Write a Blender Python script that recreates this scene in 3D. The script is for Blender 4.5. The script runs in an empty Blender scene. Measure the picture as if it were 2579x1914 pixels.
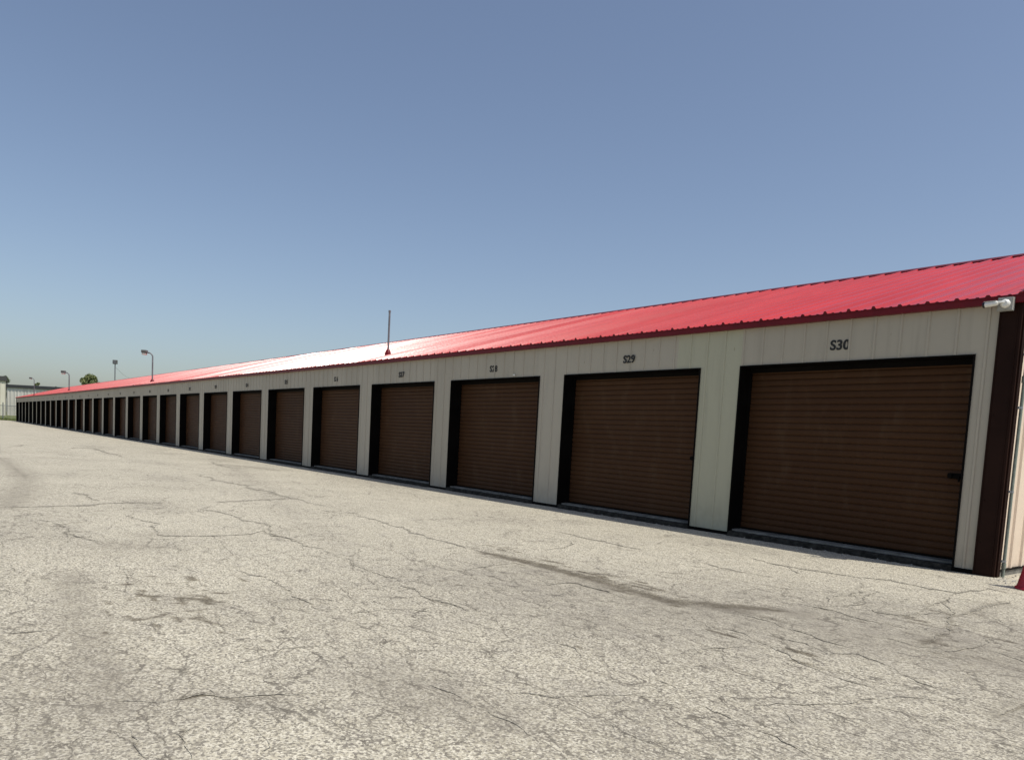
import bpy, math, random
import numpy as np
from mathutils import Vector, Matrix, noise
random.seed(7); rng = np.random.default_rng(7)
C = bpy.context.scene.collection
R = math.radians

# ------------------------------------------------------------------ camera
W0, H0 = 2579.0, 1914.0
FPX, PPX, PPY = 1900.0, 1290.0, 1260.56
YAW, PIT, ROL = 0.9082, -0.0808, 0.0555
CAM = np.array([3.4864, -8.9171, 1.1698])
Fw = np.array([-math.sin(YAW)*math.cos(PIT), math.cos(YAW)*math.cos(PIT), math.sin(PIT)])
R0 = np.array([math.cos(YAW), math.sin(YAW), 0.0]); U0 = np.cross(R0, Fw)
Rt = R0*math.cos(ROL)+U0*math.sin(ROL); Up = -R0*math.sin(ROL)+U0*math.cos(ROL)
def ray(u, v): return Fw+Rt*(u-PPX)/FPX-Up*(v-PPY)/FPX
def hit(u, v, n, c):
    d = ray(u, v); n = np.array(n, float); t = (c-CAM@n)/(d@n); return CAM+t*d
def gp(u, v): return hit(u, v, (0, 0, 1), 0.0)          # a point of the ground
def at_depth(u, v, t): return CAM+t*ray(u, v)

cd = bpy.data.cameras.new('camera'); co = bpy.data.objects.new('camera', cd); C.objects.link(co)
cd.sensor_fit = 'HORIZONTAL'; cd.sensor_width = 36.0; cd.lens = FPX*36/W0
cd.shift_x = -(PPX-W0/2)/W0; cd.shift_y = (PPY-H0/2)/W0
cd.clip_start = 0.05; cd.clip_end = 6000
M = Matrix(((Rt[0], Up[0], -Fw[0], CAM[0]), (Rt[1], Up[1], -Fw[1], CAM[1]), (Rt[2], Up[2], -Fw[2], CAM[2]), (0, 0, 0, 1)))
co.matrix_world = M
bpy.context.scene.camera = co

# ------------------------------------------------------------------ light
SUN = Vector((0.50, 0.160, 1.0)).normalized()
world = bpy.data.worlds.new('World'); bpy.context.scene.world = world; world.use_nodes = True
wn = world.node_tree.nodes; wl = world.node_tree.links
bg = wn['Background']
sky = wn.new('ShaderNodeTexSky'); sky.sky_type = 'NISHITA'; sky.sun_disc = False
sky.sun_elevation = math.asin(SUN.z); sky.sun_rotation = math.atan2(SUN.x, SUN.y)
sky.air_density = 1.0; sky.dust_density = 1.7; sky.ozone_density = 2.2; sky.altitude = 0
hsv = wn.new('ShaderNodeHueSaturation'); hsv.inputs['Saturation'].default_value = 0.91; hsv.inputs['Value'].default_value = 1.0; hsv.inputs['Hue'].default_value = 0.502
wl.new(sky.outputs[0], hsv.inputs['Color']); wl.new(hsv.outputs[0], bg.inputs[0]); bg.inputs[1].default_value = 0.121
sl = bpy.data.lights.new('sun', 'SUN'); sl.energy = 3.95; sl.angle = R(0.53); sl.color = (1.0, 0.955, 0.87)
so = bpy.data.objects.new('sun', sl); C.objects.link(so); so.rotation_euler = SUN.to_track_quat('Z', 'Y').to_euler()
vs = bpy.context.scene.view_settings
vs.view_transform = 'Standard'; vs.look = 'None'; vs.exposure = 0.0; vs.gamma = 1.0

# ------------------------------------------------------------------ materials
class NT:
    def __init__(s, name):
        s.m = bpy.data.materials.new(name); s.m.use_nodes = True
        s.t = s.m.node_tree; s.b = s.t.nodes['Principled BSDF']
    def n(s, ty, **kw):
        x = s.t.nodes.new(ty)
        for k, v in kw.items():
            if k.startswith('_'): setattr(x, k[1:], v)
        return x
    def l(s, a, b): s.t.links.new(a, b)
    def put(s, sock, v):
        if hasattr(v, 'is_output') or isinstance(v, bpy.types.NodeSocket): s.l(v, sock)
        else: sock.default_value = v
    def math(s, op, a, b=0.0, clamp=False):
        x = s.t.nodes.new('ShaderNodeMath'); x.operation = op; x.use_clamp = clamp
        s.put(x.inputs[0], a); s.put(x.inputs[1], b); return x.outputs[0]
    def obj(s): return s.t.nodes.new('ShaderNodeTexCoord').outputs['Object']
    def geo(s): return s.t.nodes.new('ShaderNodeNewGeometry').outputs['Position']
    def mapn(s, vec, sc=(1, 1, 1), loc=(0, 0, 0), rot=(0, 0, 0)):
        x = s.t.nodes.new('ShaderNodeMapping'); x.inputs['Scale'].default_value = sc
        x.inputs['Location'].default_value = loc; x.inputs['Rotation'].default_value = rot
        s.l(vec, x.inputs['Vector']); return x.outputs[0]
    def noise(s, vec, scale, detail=3, rough=0.55, dist=0.0, out=0):
        x = s.t.nodes.new('ShaderNodeTexNoise'); s.l(vec, x.inputs['Vector'])
        x.inputs['Scale'].default_value = scale; x.inputs['Detail'].default_value = detail
        x.inputs['Roughness'].default_value = rough; x.inputs['Distortion'].default_value = dist
        return x.outputs[out]
    def ramp(s, f, stops):
        x = s.t.nodes.new('ShaderNodeValToRGB'); e = x.color_ramp.elements
        while len(e) < len(stops): e.new(0.5)
        for i, (p, c) in enumerate(stops):
            e[i].position = p; e[i].color = c if len(c) == 4 else (*c, 1)
        s.l(f, x.inputs[0]); return x.outputs[0]
    def step(s, f, a, b, lo=0.0, hi=1.0):
        x = s.t.nodes.new('ShaderNodeMapRange'); x.interpolation_type = 'SMOOTHSTEP'
        s.put(x.inputs[0], f)
        for i, v in enumerate((a, b, lo, hi)): x.inputs[i+1].default_value = v
        return x.outputs[0]
    def mix(s, f, a, b, ty='MIX'):
        x = s.t.nodes.new('ShaderNodeMix'); x.data_type = 'RGBA'; x.blend_type = ty
        s.put(x.inputs[0], f); s.put(x.inputs[6], a if not isinstance(a, tuple) else (*a, 1)); s.put(x.inputs[7], b if not isinstance(b, tuple) else (*b, 1))
        return x.outputs[2]
    def bump(s, h, strength=0.3, dist=0.01):
        x = s.t.nodes.new('ShaderNodeBump'); x.inputs['Strength'].default_value = strength
        x.inputs['Distance'].default_value = dist; s.l(h, x.inputs['Height']); s.l(x.outputs[0], s.b.inputs['Normal'])
    def fin(s, col, rough=0.6, metal=0.0, spec=0.5):
        s.put(s.b.inputs['Base Color'], (*col, 1) if isinstance(col, tuple) else col)
        s.put(s.b.inputs['Roughness'], rough); s.put(s.b.inputs['Metallic'], metal)
        s.b.inputs['Specular IOR Level'].default_value = spec
        return s.m

def simple(name, col, rough=0.6, metal=0.0, var=0.12, sc=6.0, spec=0.5, bump=0.0):
    t = NT(name); p = t.obj(); n = t.noise(p, sc, 4)
    f = t.step(n, 0.3, 0.7)
    c = t.mix(f, tuple(x*(1-var) for x in col), tuple(min(1, x*(1+var)) for x in col))
    if bump: t.bump(t.noise(p, sc*6, 3), bump, 0.01)
    return t.fin(c, rough, metal, spec)

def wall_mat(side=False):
    t = NT('gable_paint_sunlit' if side else 'wall_paint'); p = t.obj()
    sx = t.n('ShaderNodeSeparateXYZ'); t.l(p, sx.inputs[0]); X, Y, Z = sx.outputs
    cell = t.math('FLOOR', t.math('DIVIDE', t.math('ADD', X, 0.05), 0.9144))
    wn_ = t.n('ShaderNodeTexWhiteNoise'); wn_.noise_dimensions = '1D'; t.l(cell, wn_.inputs['W'])
    base = t.mix(wn_.outputs[0], (0.395, 0.355, 0.284), (0.435, 0.394, 0.318))
    new = 0.0 if side else t.math('MULTIPLY', t.math('GREATER_THAN', X, -4.10), t.math('LESS_THAN', X, -2.97))
    base = t.mix(new, base, (0.425, 0.412, 0.305))
    streak = t.noise(t.mapn(p, (9, 9, 0.7)), 1.0, 4)
    base = t.mix(t.step(streak, 0.5, 0.8, 0, 0.30), base, (0.25, 0.23, 0.185))
    spl = t.math('MULTIPLY', t.step(Z, 0.55, 0.0), t.step(t.noise(p, 5.0, 5, 0.65), 0.4, 0.75))
    base = t.mix(t.math('MULTIPLY', spl, 0.45), base, (0.22, 0.19, 0.145))
    vz = t.n('ShaderNodeTexVoronoi'); vz.inputs['Scale'].default_value = 1.0; t.l(t.mapn(p, (3.28, 3.28, 1.1), (0.17, 0, 0.2)), vz.inputs['Vector']); vz.inputs['Randomness'].default_value = 0.15
    base = t.mix(t.step(vz.outputs['Distance'], 0.035, 0.02, 0, 0.5), base, (0.2, 0.17, 0.12))
    if side: base = t.mix(1.0, base, (1.72, 1.58, 1.54), 'MULTIPLY')  # pinkish gable tone, lightened to paint in sunlight on the wall
    t.bump(t.noise(t.mapn(p, (1.6, 1.6, 0.6)), 1.5, 2), 0.25, 0.03)
    return t.fin(base, 0.55, 0, 0.25)
def roof_mat(near=True):
    t = NT('red_roof_paint'); p = t.obj()
    n = t.noise(t.mapn(p, (1.1, 0.25, 0.25)), 2.0, 3)
    base = t.mix(t.step(n, 0.3, 0.7), (0.42, 0.020, 0.020), (0.50, 0.028, 0.027))
    dirt = t.noise(t.mapn(p, (8, 0.8, 0.8)), 1.0, 4)
    base = t.mix(t.step(dirt, 0.55, 0.85, 0, 0.25), base, (0.36, 0.09, 0.09))
    mott = t.noise(p, 28.0, 2)
    sx = t.n('ShaderNodeSeparateXYZ'); t.l(p, sx.inputs[0]); cell = t.math('FLOOR', t.math('DIVIDE', t.math('ADD', sx.outputs[0], 0.05), 0.9144))
    w_ = t.n('ShaderNodeTexWhiteNoise'); w_.noise_dimensions = '1D'; t.l(cell, w_.inputs['W'])
    w2 = t.noise(t.mapn(p, (0.35, 0.05, 0.05)), 1.0, 2)
    base = t.mix(t.math('MULTIPLY', w_.outputs[0], 0.30), base, (0.36, 0.028, 0.028))
    rough = t.math('ADD', t.math('ADD', 0.16, t.math('MULTIPLY', mott, 0.08)), t.math('ADD', t.math('MULTIPLY', w_.outputs[0], 0.13), t.math('MULTIPLY', w2, 0.10)))
    hh = t.math('ADD', t.noise(t.mapn(p, (2.2, 0.35, 0.35)), 1.0, 2), t.math('MULTIPLY', t.noise(t.mapn(p, (26, 14, 14)), 1.0, 2), 0.10))
    t.bump(hh, 0.5, 0.03)
    return t.fin(base, rough, 0.0, 0.62)
def door_mat():
    t = NT('brown_door_paint'); p = t.geo()
    n = t.noise(t.mapn(p, (0.5, 1, 1.2)), 1.2, 3)
    base = t.mix(t.step(n, 0.3, 0.7), (0.044, 0.0182, 0.0078), (0.057, 0.0255, 0.0112))
    dust = t.noise(t.mapn(p, (2, 2, 0.8)), 2.0, 5, 0.6)
    oi = t.n('ShaderNodeObjectInfo'); base = t.mix(t.math('MULTIPLY', oi.outputs['Random'], 0.45), base, (0.085, 0.043, 0.022))
    base = t.mix(t.step(dust, 0.5, 0.8, 0, 0.35), base, (0.12, 0.078, 0.048))
    sc = t.noise(t.mapn(p, (2.5, 2, 60)), 1.0, 3, 0.7)
    m2 = t.noise(p, 0.9, 2)
    scr = t.math('MULTIPLY', t.step(sc, 0.66, 0.72), t.step(m2, 0.55, 0.7))
    base = t.mix(t.math('MULTIPLY', scr, 0.5), base, (0.16, 0.12, 0.095))
    return t.fin(base, 0.55, 0, 0.10)

def ground_nodes(t, cracks=False):
    p = t.obj()
    att = t.n('ShaderNodeAttribute'); att.attribute_name = 'stain'; st = att.outputs['Fac']
    att2 = t.n('ShaderNodeAttribute'); att2.attribute_name = 'wear'; we = att2.outputs['Fac']
    big = t.noise(p, 0.45, 4, 0.6); mid = t.noise(p, 3.2, 4, 0.65, 0.3)
    base = t.mix(t.step(big, 0.3, 0.7), (0.460, 0.418, 0.316), (0.555, 0.508, 0.388))
    base = t.mix(t.step(mid, 0.48, 0.78, 0, 0.55), base, (0.37, 0.34, 0.285))
    # aggregate
    v = t.n('ShaderNodeTexVoronoi'); v.inputs['Scale'].default_value = 92; t.l(p, v.inputs['Vector'])
    sep = t.n('ShaderNodeSeparateColor'); t.l(v.outputs['Color'], sep.inputs[0])
    g = sep.outputs[0]
    base = t.mix(t.step(g, 0.50, 0.90, 0, 0.85), base, (0.72, 0.67, 0.54))
    base = t.mix(t.step(g, 0.42, 0.08, 0, 0.85), base, (0.17, 0.152, 0.125))
    fine = t.noise(p, 75, 3, 0.7)
    base = t.mix(t.step(fine, 0.49, 0.62, 0, 0.85), base, (0.19, 0.17, 0.145))
    f2 = t.noise(p, 17, 5, 0.75)
    base = t.mix(t.step(f2, 0.55, 0.72, 0, 0.30), base, (0.22, 0.20, 0.17))
    base = t.mix(t.step(f2, 0.46, 0.30, 0, 0.18), base, (0.66, 0.63, 0.54))
    base = t.mix(t.math('MULTIPLY', we, t.step(mid, 0.25, 0.7, 0.25, 0.75)), base, (0.255, 0.230, 0.190))
    # small crazing
    pd = t.n('ShaderNodeVectorMath'); pd.operation = 'ADD'
    nz = t.n('ShaderNodeTexNoise'); t.l(p, nz.inputs['Vector']); nz.inputs['Scale'].default_value = 3.5; nz.inputs['Detail'].default_value = 6; nz.inputs['Roughness'].default_value = 0.7
    sc = t.n('ShaderNodeVectorMath'); sc.operation = 'SCALE'; t.l(nz.outputs['Color'], sc.inputs[0]); sc.inputs['Scale'].default_value = 0.26
    t.l(t.mapn(p, (0.62, 1.5, 1), rot=(0, 0, 0.06)), pd.inputs[0]); t.l(sc.outputs[0], pd.inputs[1])
    for scl, w, thr, amt in ((1.5, 0.013, 0.24, 0.85), (3.4, 0.021, 0.34, 0.88), (7.5, 0.034, 0.44, 0.72)):
        ve = t.n('ShaderNodeTexVoronoi'); ve.feature = 'DISTANCE_TO_EDGE'; ve.inputs['Scale'].default_value = scl
        t.l(pd.outputs[0], ve.inputs['Vector'])
        line = t.step(ve.outputs['Distance'], w, w*0.45)
        msk = t.math('ADD', t.noise(p, 0.8, 4, 0.6), t.math('MULTIPLY', we, 0.46))
        line = t.math('MULTIPLY', line, t.step(msk, thr+0.12, thr+0.32))
        line = t.math('MULTIPLY', line, t.step(t.noise(p, 7, 4), 0.38, 0.58, 0.25, 1.0))
        base = t.mix(t.math('MULTIPLY', line, amt), base, (0.135, 0.120, 0.096))
    # soft stains (attribute holds their own drawn shapes)
    ns = t.step(t.noise(p, 7, 5, 0.7), 0.25, 0.72, 0.35, 1.0)
    base = t.mix(t.math('MULTIPLY', t.math('MULTIPLY', st, ns), 0.85), base, (0.225, 0.200, 0.158))
    att3 = t.n('ShaderNodeAttribute'); att3.attribute_name = 'pit'; pt = att3.outputs['Fac']
    nn_ = t.math('ADD', t.math('MULTIPLY', t.noise(p, 13, 4, 0.7), 0.75), t.math('MULTIPLY', t.noise(p, 60, 3, 0.7), 0.5))
    pm = t.step(t.math('SUBTRACT', t.math('MULTIPLY', pt, 1.45), nn_), -0.15, 0.42)
    base = t.mix(t.math('MULTIPLY', pm, 0.85), base, t.mix(1.0, base, (0.36, 0.335, 0.30), 'MULTIPLY'))
    if cracks:
        k = t.step(t.noise(p, 26, 4, 0.7), 0.36, 0.60, 0.85, 0.20)
        base = t.mix(k, base, (0.135, 0.122, 0.102))
    t.bump(t.math('ADD', t.math('MULTIPLY', fine, 0.5), t.math('ADD', f2, t.math('MULTIPLY', mid, 1.2))), 0.5, 0.018)
    return t.fin(base, 0.9, 0, 0.2)
def grass_mat():
    t = NT('grass_green'); p = t.geo(); n = t.noise(p, 0.25, 5, 0.65); m = t.noise(p, 4, 4)
    c = t.mix(t.step(n, 0.35, 0.65), (0.085, 0.115, 0.028), (0.19, 0.19, 0.07))
    c = t.mix(t.step(m, 0.4, 0.7, 0, 0.5), c, (0.06, 0.085, 0.02)); t.bump(m, 0.5, 0.1)
    return t.fin(c, 0.9, 0, 0.2)
def leaf_mat(name, a, b):
    t = NT(name); p = t.geo()
    c = t.mix(t.step(t.noise(p, 1.1, 4, 0.7), 0.35, 0.65), a, b)
    t.b.inputs['Subsurface Weight'].default_value = 0.0
    return t.fin(c, 0.6, 0, 0.3)
def siding_mat(name, col):
    t = NT(name); p = t.geo(); s = t.noise(t.mapn(p, (1, 1, 0.12)), 0.9, 4)
    c = t.mix(t.step(s, 0.35, 0.75), col, tuple(x*0.78 for x in col))
    return t.fin(c, 0.5)
def letter_mat():
    t = NT('black_stencil_paint'); p = t.geo()
    c = t.mix(t.step(t.noise(p, 60, 4, 0.7), 0.60, 0.72, 0, 0.55), (0.012, 0.012, 0.012), (0.30, 0.285, 0.24))
    return t.fin(c, 0.7)

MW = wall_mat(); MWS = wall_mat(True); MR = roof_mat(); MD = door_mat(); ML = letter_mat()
MT = simple('maroon_trim', (0.13, 0.003, 0.008), 0.45, var=0.1, spec=0.25)
MK = simple('black_trim', (0.006, 0.005, 0.0045), 0.6, var=0.25, sc=3, spec=0.04)
MB = simple('dark_brown_trim', (0.021, 0.0095, 0.0068), 0.5, var=0.2, sc=2, spec=0.06)
MC = simple('concrete', (0.185, 0.178, 0.155), 0.9, var=0.32, sc=7, bump=0.4, spec=0.2)
MPALE = simple('pale_door_paint', (0.33, 0.34, 0.34), 0.5)
MGALV = simple('galvanised_steel', (0.30, 0.31, 0.32), 0.45, 0.6, var=0.2, sc=20)
MPOLE = simple('weathered_grey_pole', (0.17, 0.18, 0.19), 0.55, 0.3, var=0.2, sc=8)
MCONDUIT = simple('grey_green_conduit', (0.20, 0.23, 0.19), 0.6, 0.0, var=0.15, sc=12)
MTARSHADE = simple('tar_joint_shade', (0.040, 0.037, 0.031), 0.95, var=0.5, sc=14, bump=0.5, spec=0.1)
MWHITE = simple('white_plastic', (0.74, 0.73, 0.68), 0.35, var=0.05, sc=12)
MBOX = simple('grey_box_paint', (0.30, 0.295, 0.27), 0.5, var=0.1, sc=12)
MLENS = simple('dark_lens', (0.01, 0.01, 0.012), 0.15, var=0.05)
MGLASS = simple('lamp_glass', (0.55, 0.53, 0.47), 0.25, var=0.05)
MFIX = simple('lamp_housing', (0.10, 0.10, 0.095), 0.5, var=0.15)
MCONE = simple('red_cone_plastic', (0.36, 0.008, 0.022), 0.45, var=0.12, sc=10)
MBARK = simple('bark', (0.10, 0.075, 0.055), 0.9, var=0.3)
MLEAF = leaf_mat('leaf_green', (0.085, 0.115, 0.045), (0.24, 0.26, 0.11))
MLEAF2 = leaf_mat('leaf_dark_green', (0.045, 0.070, 0.028), (0.11, 0.135, 0.05))
MSID = siding_mat('white_siding', (0.74, 0.71, 0.64)); MSID2 = siding_mat('cream_siding', (0.68, 0.65, 0.54))
MFAS = simple('charcoal_fascia', (0.055, 0.055, 0.055), 0.6)
MG = ground_nodes(NT('old_asphalt')); MGC = ground_nodes(NT('old_asphalt_crack'), True)
MGR = grass_mat(); MSTONE = simple('pebble', (0.42, 0.40, 0.35), 0.9, var=0.3, sc=30)
MBLADE = leaf_mat('grass_blade', (0.07, 0.105, 0.02), (0.16, 0.17, 0.05))

# ------------------------------------------------------------------ mesh helpers
class MB_:
    def __init__(s): s.v = []; s.f = []; s.mi = []; s.sm = []
    def add(s, vs_, fs, mi=0, smooth=False):
        o = len(s.v); s.v += [tuple(map(float, x)) for x in vs_]
        for f in fs: s.f.append(tuple(i+o for i in f)); s.mi.append(mi); s.sm.append(smooth)
    def box(s, x0, x1, y0, y1, z0, z1, mi=0):
        s.add([(x0, y0, z0), (x1, y0, z0), (x1, y1, z0), (x0, y1, z0), (x0, y0, z1), (x1, y0, z1), (x1, y1, z1), (x0, y1, z1)],
              [(0, 3, 2, 1), (4, 5, 6, 7), (0, 1, 5, 4), (1, 2, 6, 5), (2, 3, 7, 6), (3, 0, 4, 7)], mi)
    def tube(s, pts, r, n=12, mi=0, caps=True):
        pts = [Vector(p) for p in pts]; rs = r if isinstance(r, (list, tuple)) else [r]*len(pts)
        vs_ = []; fs = []; prev = None
        for i, p in enumerate(pts):
            d = (pts[min(i+1, len(pts)-1)]-pts[max(i-1, 0)]).normalized()
            if prev is None: a = d.orthogonal().normalized()
            else: a = (prev-d*prev.dot(d)).normalized()
            prev = a; b = d.cross(a)
            for k in range(n):
                t = 2*math.pi*k/n; vs_.append(p+(a*math.cos(t)+b*math.sin(t))*rs[i])
        for i in range(len(pts)-1):
            for k in range(n): fs.append((i*n+k, i*n+(k+1) % n, (i+1)*n+(k+1) % n, (i+1)*n+k))
        s.add(vs_, fs, mi, True)
        if caps:
            s.add(vs_[:n][::-1], [tuple(range(n))], mi); s.add(vs_[-n:], [tuple(range(n))], mi)
    def obj(s, name, mats, parent=None, loc=None):
        me = bpy.data.meshes.new(name); me.from_pydata(s.v, [], s.f)
        mats = mats if isinstance(mats, (list, tuple)) else [mats]
        for m in mats: me.materials.append(m)
        me.polygons.foreach_set('material_index', s.mi); me.polygons.foreach_set('use_smooth', s.sm); me.update()
        o = bpy.data.objects.new(name, me); C.objects.link(o)
        if parent: o.parent = parent
        if loc is not None: o.location = loc
        return o
def bevel(o, w=0.003, seg=2):
    m = o.modifiers.new('bevel', 'BEVEL'); m.width = w; m.segments = seg; m.limit_method = 'ANGLE'; return o
def tag(o, label=None, cat=None, group=None, kind=None):
    for k, v in (('label', label), ('category', cat), ('group', group), ('kind', kind)):
        if v: o[k] = v
    return o
def empty(name, loc=(0, 0, 0)):
    o = bpy.data.objects.new(name, None); C.objects.link(o); o.location = loc; o.empty_display_size = 0.2; return o

# ------------------------------------------------------------------ storage building
S = 3.658; WP = 0.690; HO = 2.341; HE = 2.858; XR = 0.40; XL = -109.26-0.19; DY = 0.26
bld = empty('storage_building')
tag(bld, 'long low cream storage building with a red metal roof and brown roller doors', 'building')
opens = [(-(31-i)*S+WP, -(30-i)*S) for i in range(1, 31)]
def profile(x0, x1, off, pitch, base, top, h, extra=()):
    xs = set([x0, x1]); ribs = []
    k = math.floor((x0-off)/pitch)-1
    while off+k*pitch < x1+pitch:
        c = off+k*pitch; ribs.append(c)
        for d in (-base/2, -top/2, top/2, base/2):
            if x0 < c+d < x1: xs.add(c+d)
        k += 1
    for e in extra:
        if x0 < e < x1: xs.add(e)
    def yy(x):
        c = off+round((x-off)/pitch)*pitch; d = abs(x-c)
        if d <= top/2+1e-6: return h
        if d < base/2: return h*(base/2-d)/(base/2-top/2)
        return 0.0
    return sorted(xs), yy
edges = [e for o in opens for e in o]
xs, yy = profile(XL+0.19, XR-0.19, 0.10, S/12, 0.036, 0.022, 0.0115, edges)
m = MB_()
for a, b in zip(xs[:-1], xs[1:]):
    if b-a < 1e-5: continue
    c = (a+b)/2; op = any(p < c < q for p, q in opens)
    z0 = HO if op else 0.045
    m.add([(a, -yy(a), z0), (b, -yy(b), z0), (b, -yy(b), HE), (a, -yy(a), HE)], [(0, 1, 2, 3)])
front = m.obj('front_wall', MW, bld)
# base trim under every pillar, one strip per pillar kept as one part
pil = [(XL+0.19, opens[0][0])]+[(opens[i][1], opens[i+1][0]) for i in range(29)]+[(0.0, XR-0.19)]
for a, b in pil:
    m = MB_(); m.box(a-0.004, b+0.004, -0.024, 0.03, -0.02, 0.045); m.obj('base_trim', MK, bld)
# corner trims
for x0, x1, sx in ((XR-0.19, XR+0.012, 1), (XL-0.012, XL+0.19, -1)):
    m = MB_(); m.box(x0, x1, -0.022, 0.012, 0.0, HE-0.002)
    if sx > 0:
        m.box(x1-0.008, x1+0.016, 0.0121, 0.085, 0.0, HE-0.002); m.box(x0-0.006, x0+0.008, -0.030, -0.022, 0, HE-0.002)
        m.box(x1-0.040, x1-0.030, -0.028, -0.022, 0, HE-0.002)
    for k in range(6): m.tube([(x0+0.03, -0.022, 0.35+k*0.45), (x0+0.03, -0.030, 0.35+k*0.45)], 0.008, 6)
    m.obj('corner_trim', MB, bld)
# roof
A = R(17.2); TA = math.tan(A); YE = -0.09; ZE = HE+0.075; YRG = 5.6
RX0, RX1 = XL-0.03, XR+0.05
def roof_side(sgn):
    m = MB_(); xs, yf = profile(RX0, RX1, 0.10, S/12, 0.060, 0.026, 0.027, [])
    # two low flutes between the ribs
    pts = []
    for x in xs: pts.append((x, yf(x)*(0.80+0.42*((math.sin(math.floor((x+0.05)/0.9144)*12.9898)*43758.5453) % 1.0))))
    k = math.floor(RX0/(S/12))
    while k*(S/12) < RX1:
        for fr in (1/3, 2/3):
            c = 0.10+(k+fr)*(S/12)
            for d, h in ((-0.022, 0), (-0.009, 0.008), (0.009, 0.008), (0.022, 0)):
                if RX0 < c+d < RX1: pts.append((c+d, h))
        k += 1
    pts.sort()
    ca, sa = math.cos(A), math.sin(A)
    if sgn > 0: y0, y1 = YE, YRG
    else: y0, y1 = 2*YRG-YE, YRG
    stations = [0.0, 1.0]
    vs_ = []
    for t in stations:
        y = y0+(y1-y0)*t; z = ZE+(YRG-YE)*TA*t
        for x, h in pts: vs_.append((x, y-sgn*sa*h, z+ca*h))
    n = len(pts); fs = []
    for i in range(n-1):
        f = (i, i+1, n+i+1, n+i); fs.append(f if sgn > 0 else f[::-1])
    m.add(vs_, fs)
    # closed rib ends at the eave
    for i in range(n-1):
        if pts[i][1] > 0.001 or pts[i+1][1] > 0.001:
            a, b = vs_[i], vs_[i+1]
            m.add([a, b, (b[0], y0, ZE), (a[0], y0, ZE)], [(3, 2, 1, 0)], 1)
    return m
roof = roof_side(1).obj('roof', [MR, MT], bld)
roof2 = roof_side(-1).obj('roof', [MR, MT], bld)
ZR = ZE+(YRG-YE)*TA
m = MB_()
w = 0.17; d0 = 0.030
x = RX0-0.01
m.add([(x, YRG-w, ZR-w*TA+d0-0.030), (RX1+.01, YRG-w, ZR-w*TA+d0-0.030), (x, YRG-w, ZR-w*TA+d0), (RX1+.01, YRG-w, ZR-w*TA+d0), (x, YRG, ZR+d0+0.012), (RX1+.01, YRG, ZR+d0+0.012),
       (x, YRG+w, ZR-w*TA+d0), (RX1+.01, YRG+w, ZR-w*TA+d0)], [(0, 1, 3, 2), (2, 3, 5, 4), (4, 5, 7, 6)])
m.obj('ridge_cap', MT, roof)
# eave trims (front and back), rake trims
m = MB_(); m.box(RX0, RX1, YE+0.006, YE+0.03, HE-0.004, ZE-0.004); m.box(RX0, RX1, YE+0.03, 0.02, HE-0.002, HE+0.012)
m.add([(RX0, YE-0.004, ZE-0.004), (RX1, YE-0.004, ZE-0.004), (RX1, YE+0.03, ZE+0.004), (RX0, YE+0.03, ZE+0.004), (RX0, YE-0.004, ZE-0.014), (RX1, YE-0.004, ZE-0.014)], [(0, 1, 2, 3), (4, 5, 1, 0)])
m.obj('eave_trim', MT, roof)
m = MB_(); m.box(RX0, RX1, 2*YRG-YE-0.03, 2*YRG-YE-0.006, HE-0.004, ZE-0.004); m.obj('eave_trim', MT, roof2)
for xa, xb in ((RX1, RX1+0.022), (RX0-0.022, RX0)):
    for sg in (1, -1):
        y0 = YE if sg > 0 else 2*YRG-YE; m = MB_()
        vs_ = [(X, y, z) for X in (xa, xb) for y, z in ((y0, ZE-0.10), (y0, ZE+0.036), (YRG, ZR+0.036), (YRG, ZR-0.10))]
        m.add(vs_, [(0, 1, 2, 3), (7, 6, 5, 4), (0, 4, 5, 1), (1, 5, 6, 2), (2, 6, 7, 3), (3, 7, 4, 0)])
        ia, ib = (RX1-0.07, RX1) if xa == RX1 else (RX0, RX0+0.07)
        m.add([(ia, y0, ZE+0.033), (ib, y0, ZE+0.033), (ib, YRG, ZR+0.033), (ia, YRG, ZR+0.033)], [(0, 1, 2, 3)])
        m.obj('rake_trim', MT, roof if sg > 0 else roof2)
# gable and back walls
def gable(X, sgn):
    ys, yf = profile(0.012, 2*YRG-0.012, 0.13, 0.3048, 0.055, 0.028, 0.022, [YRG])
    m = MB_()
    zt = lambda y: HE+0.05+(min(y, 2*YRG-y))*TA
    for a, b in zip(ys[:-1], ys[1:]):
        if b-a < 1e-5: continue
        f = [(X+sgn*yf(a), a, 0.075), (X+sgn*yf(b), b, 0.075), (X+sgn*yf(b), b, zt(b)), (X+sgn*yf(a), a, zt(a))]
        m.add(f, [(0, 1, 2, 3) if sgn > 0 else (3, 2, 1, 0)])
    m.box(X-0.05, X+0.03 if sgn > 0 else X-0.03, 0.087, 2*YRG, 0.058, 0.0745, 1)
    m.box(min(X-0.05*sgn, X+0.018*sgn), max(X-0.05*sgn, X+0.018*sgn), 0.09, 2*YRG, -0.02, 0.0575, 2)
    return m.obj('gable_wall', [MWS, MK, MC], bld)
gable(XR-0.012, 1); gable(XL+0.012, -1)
m = MB_(); m.box(XL+0.02, XR-0.02, 2*YRG-0.03, 2*YRG, 0, HE+0.05); m.obj('back_wall', MW, bld)

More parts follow.
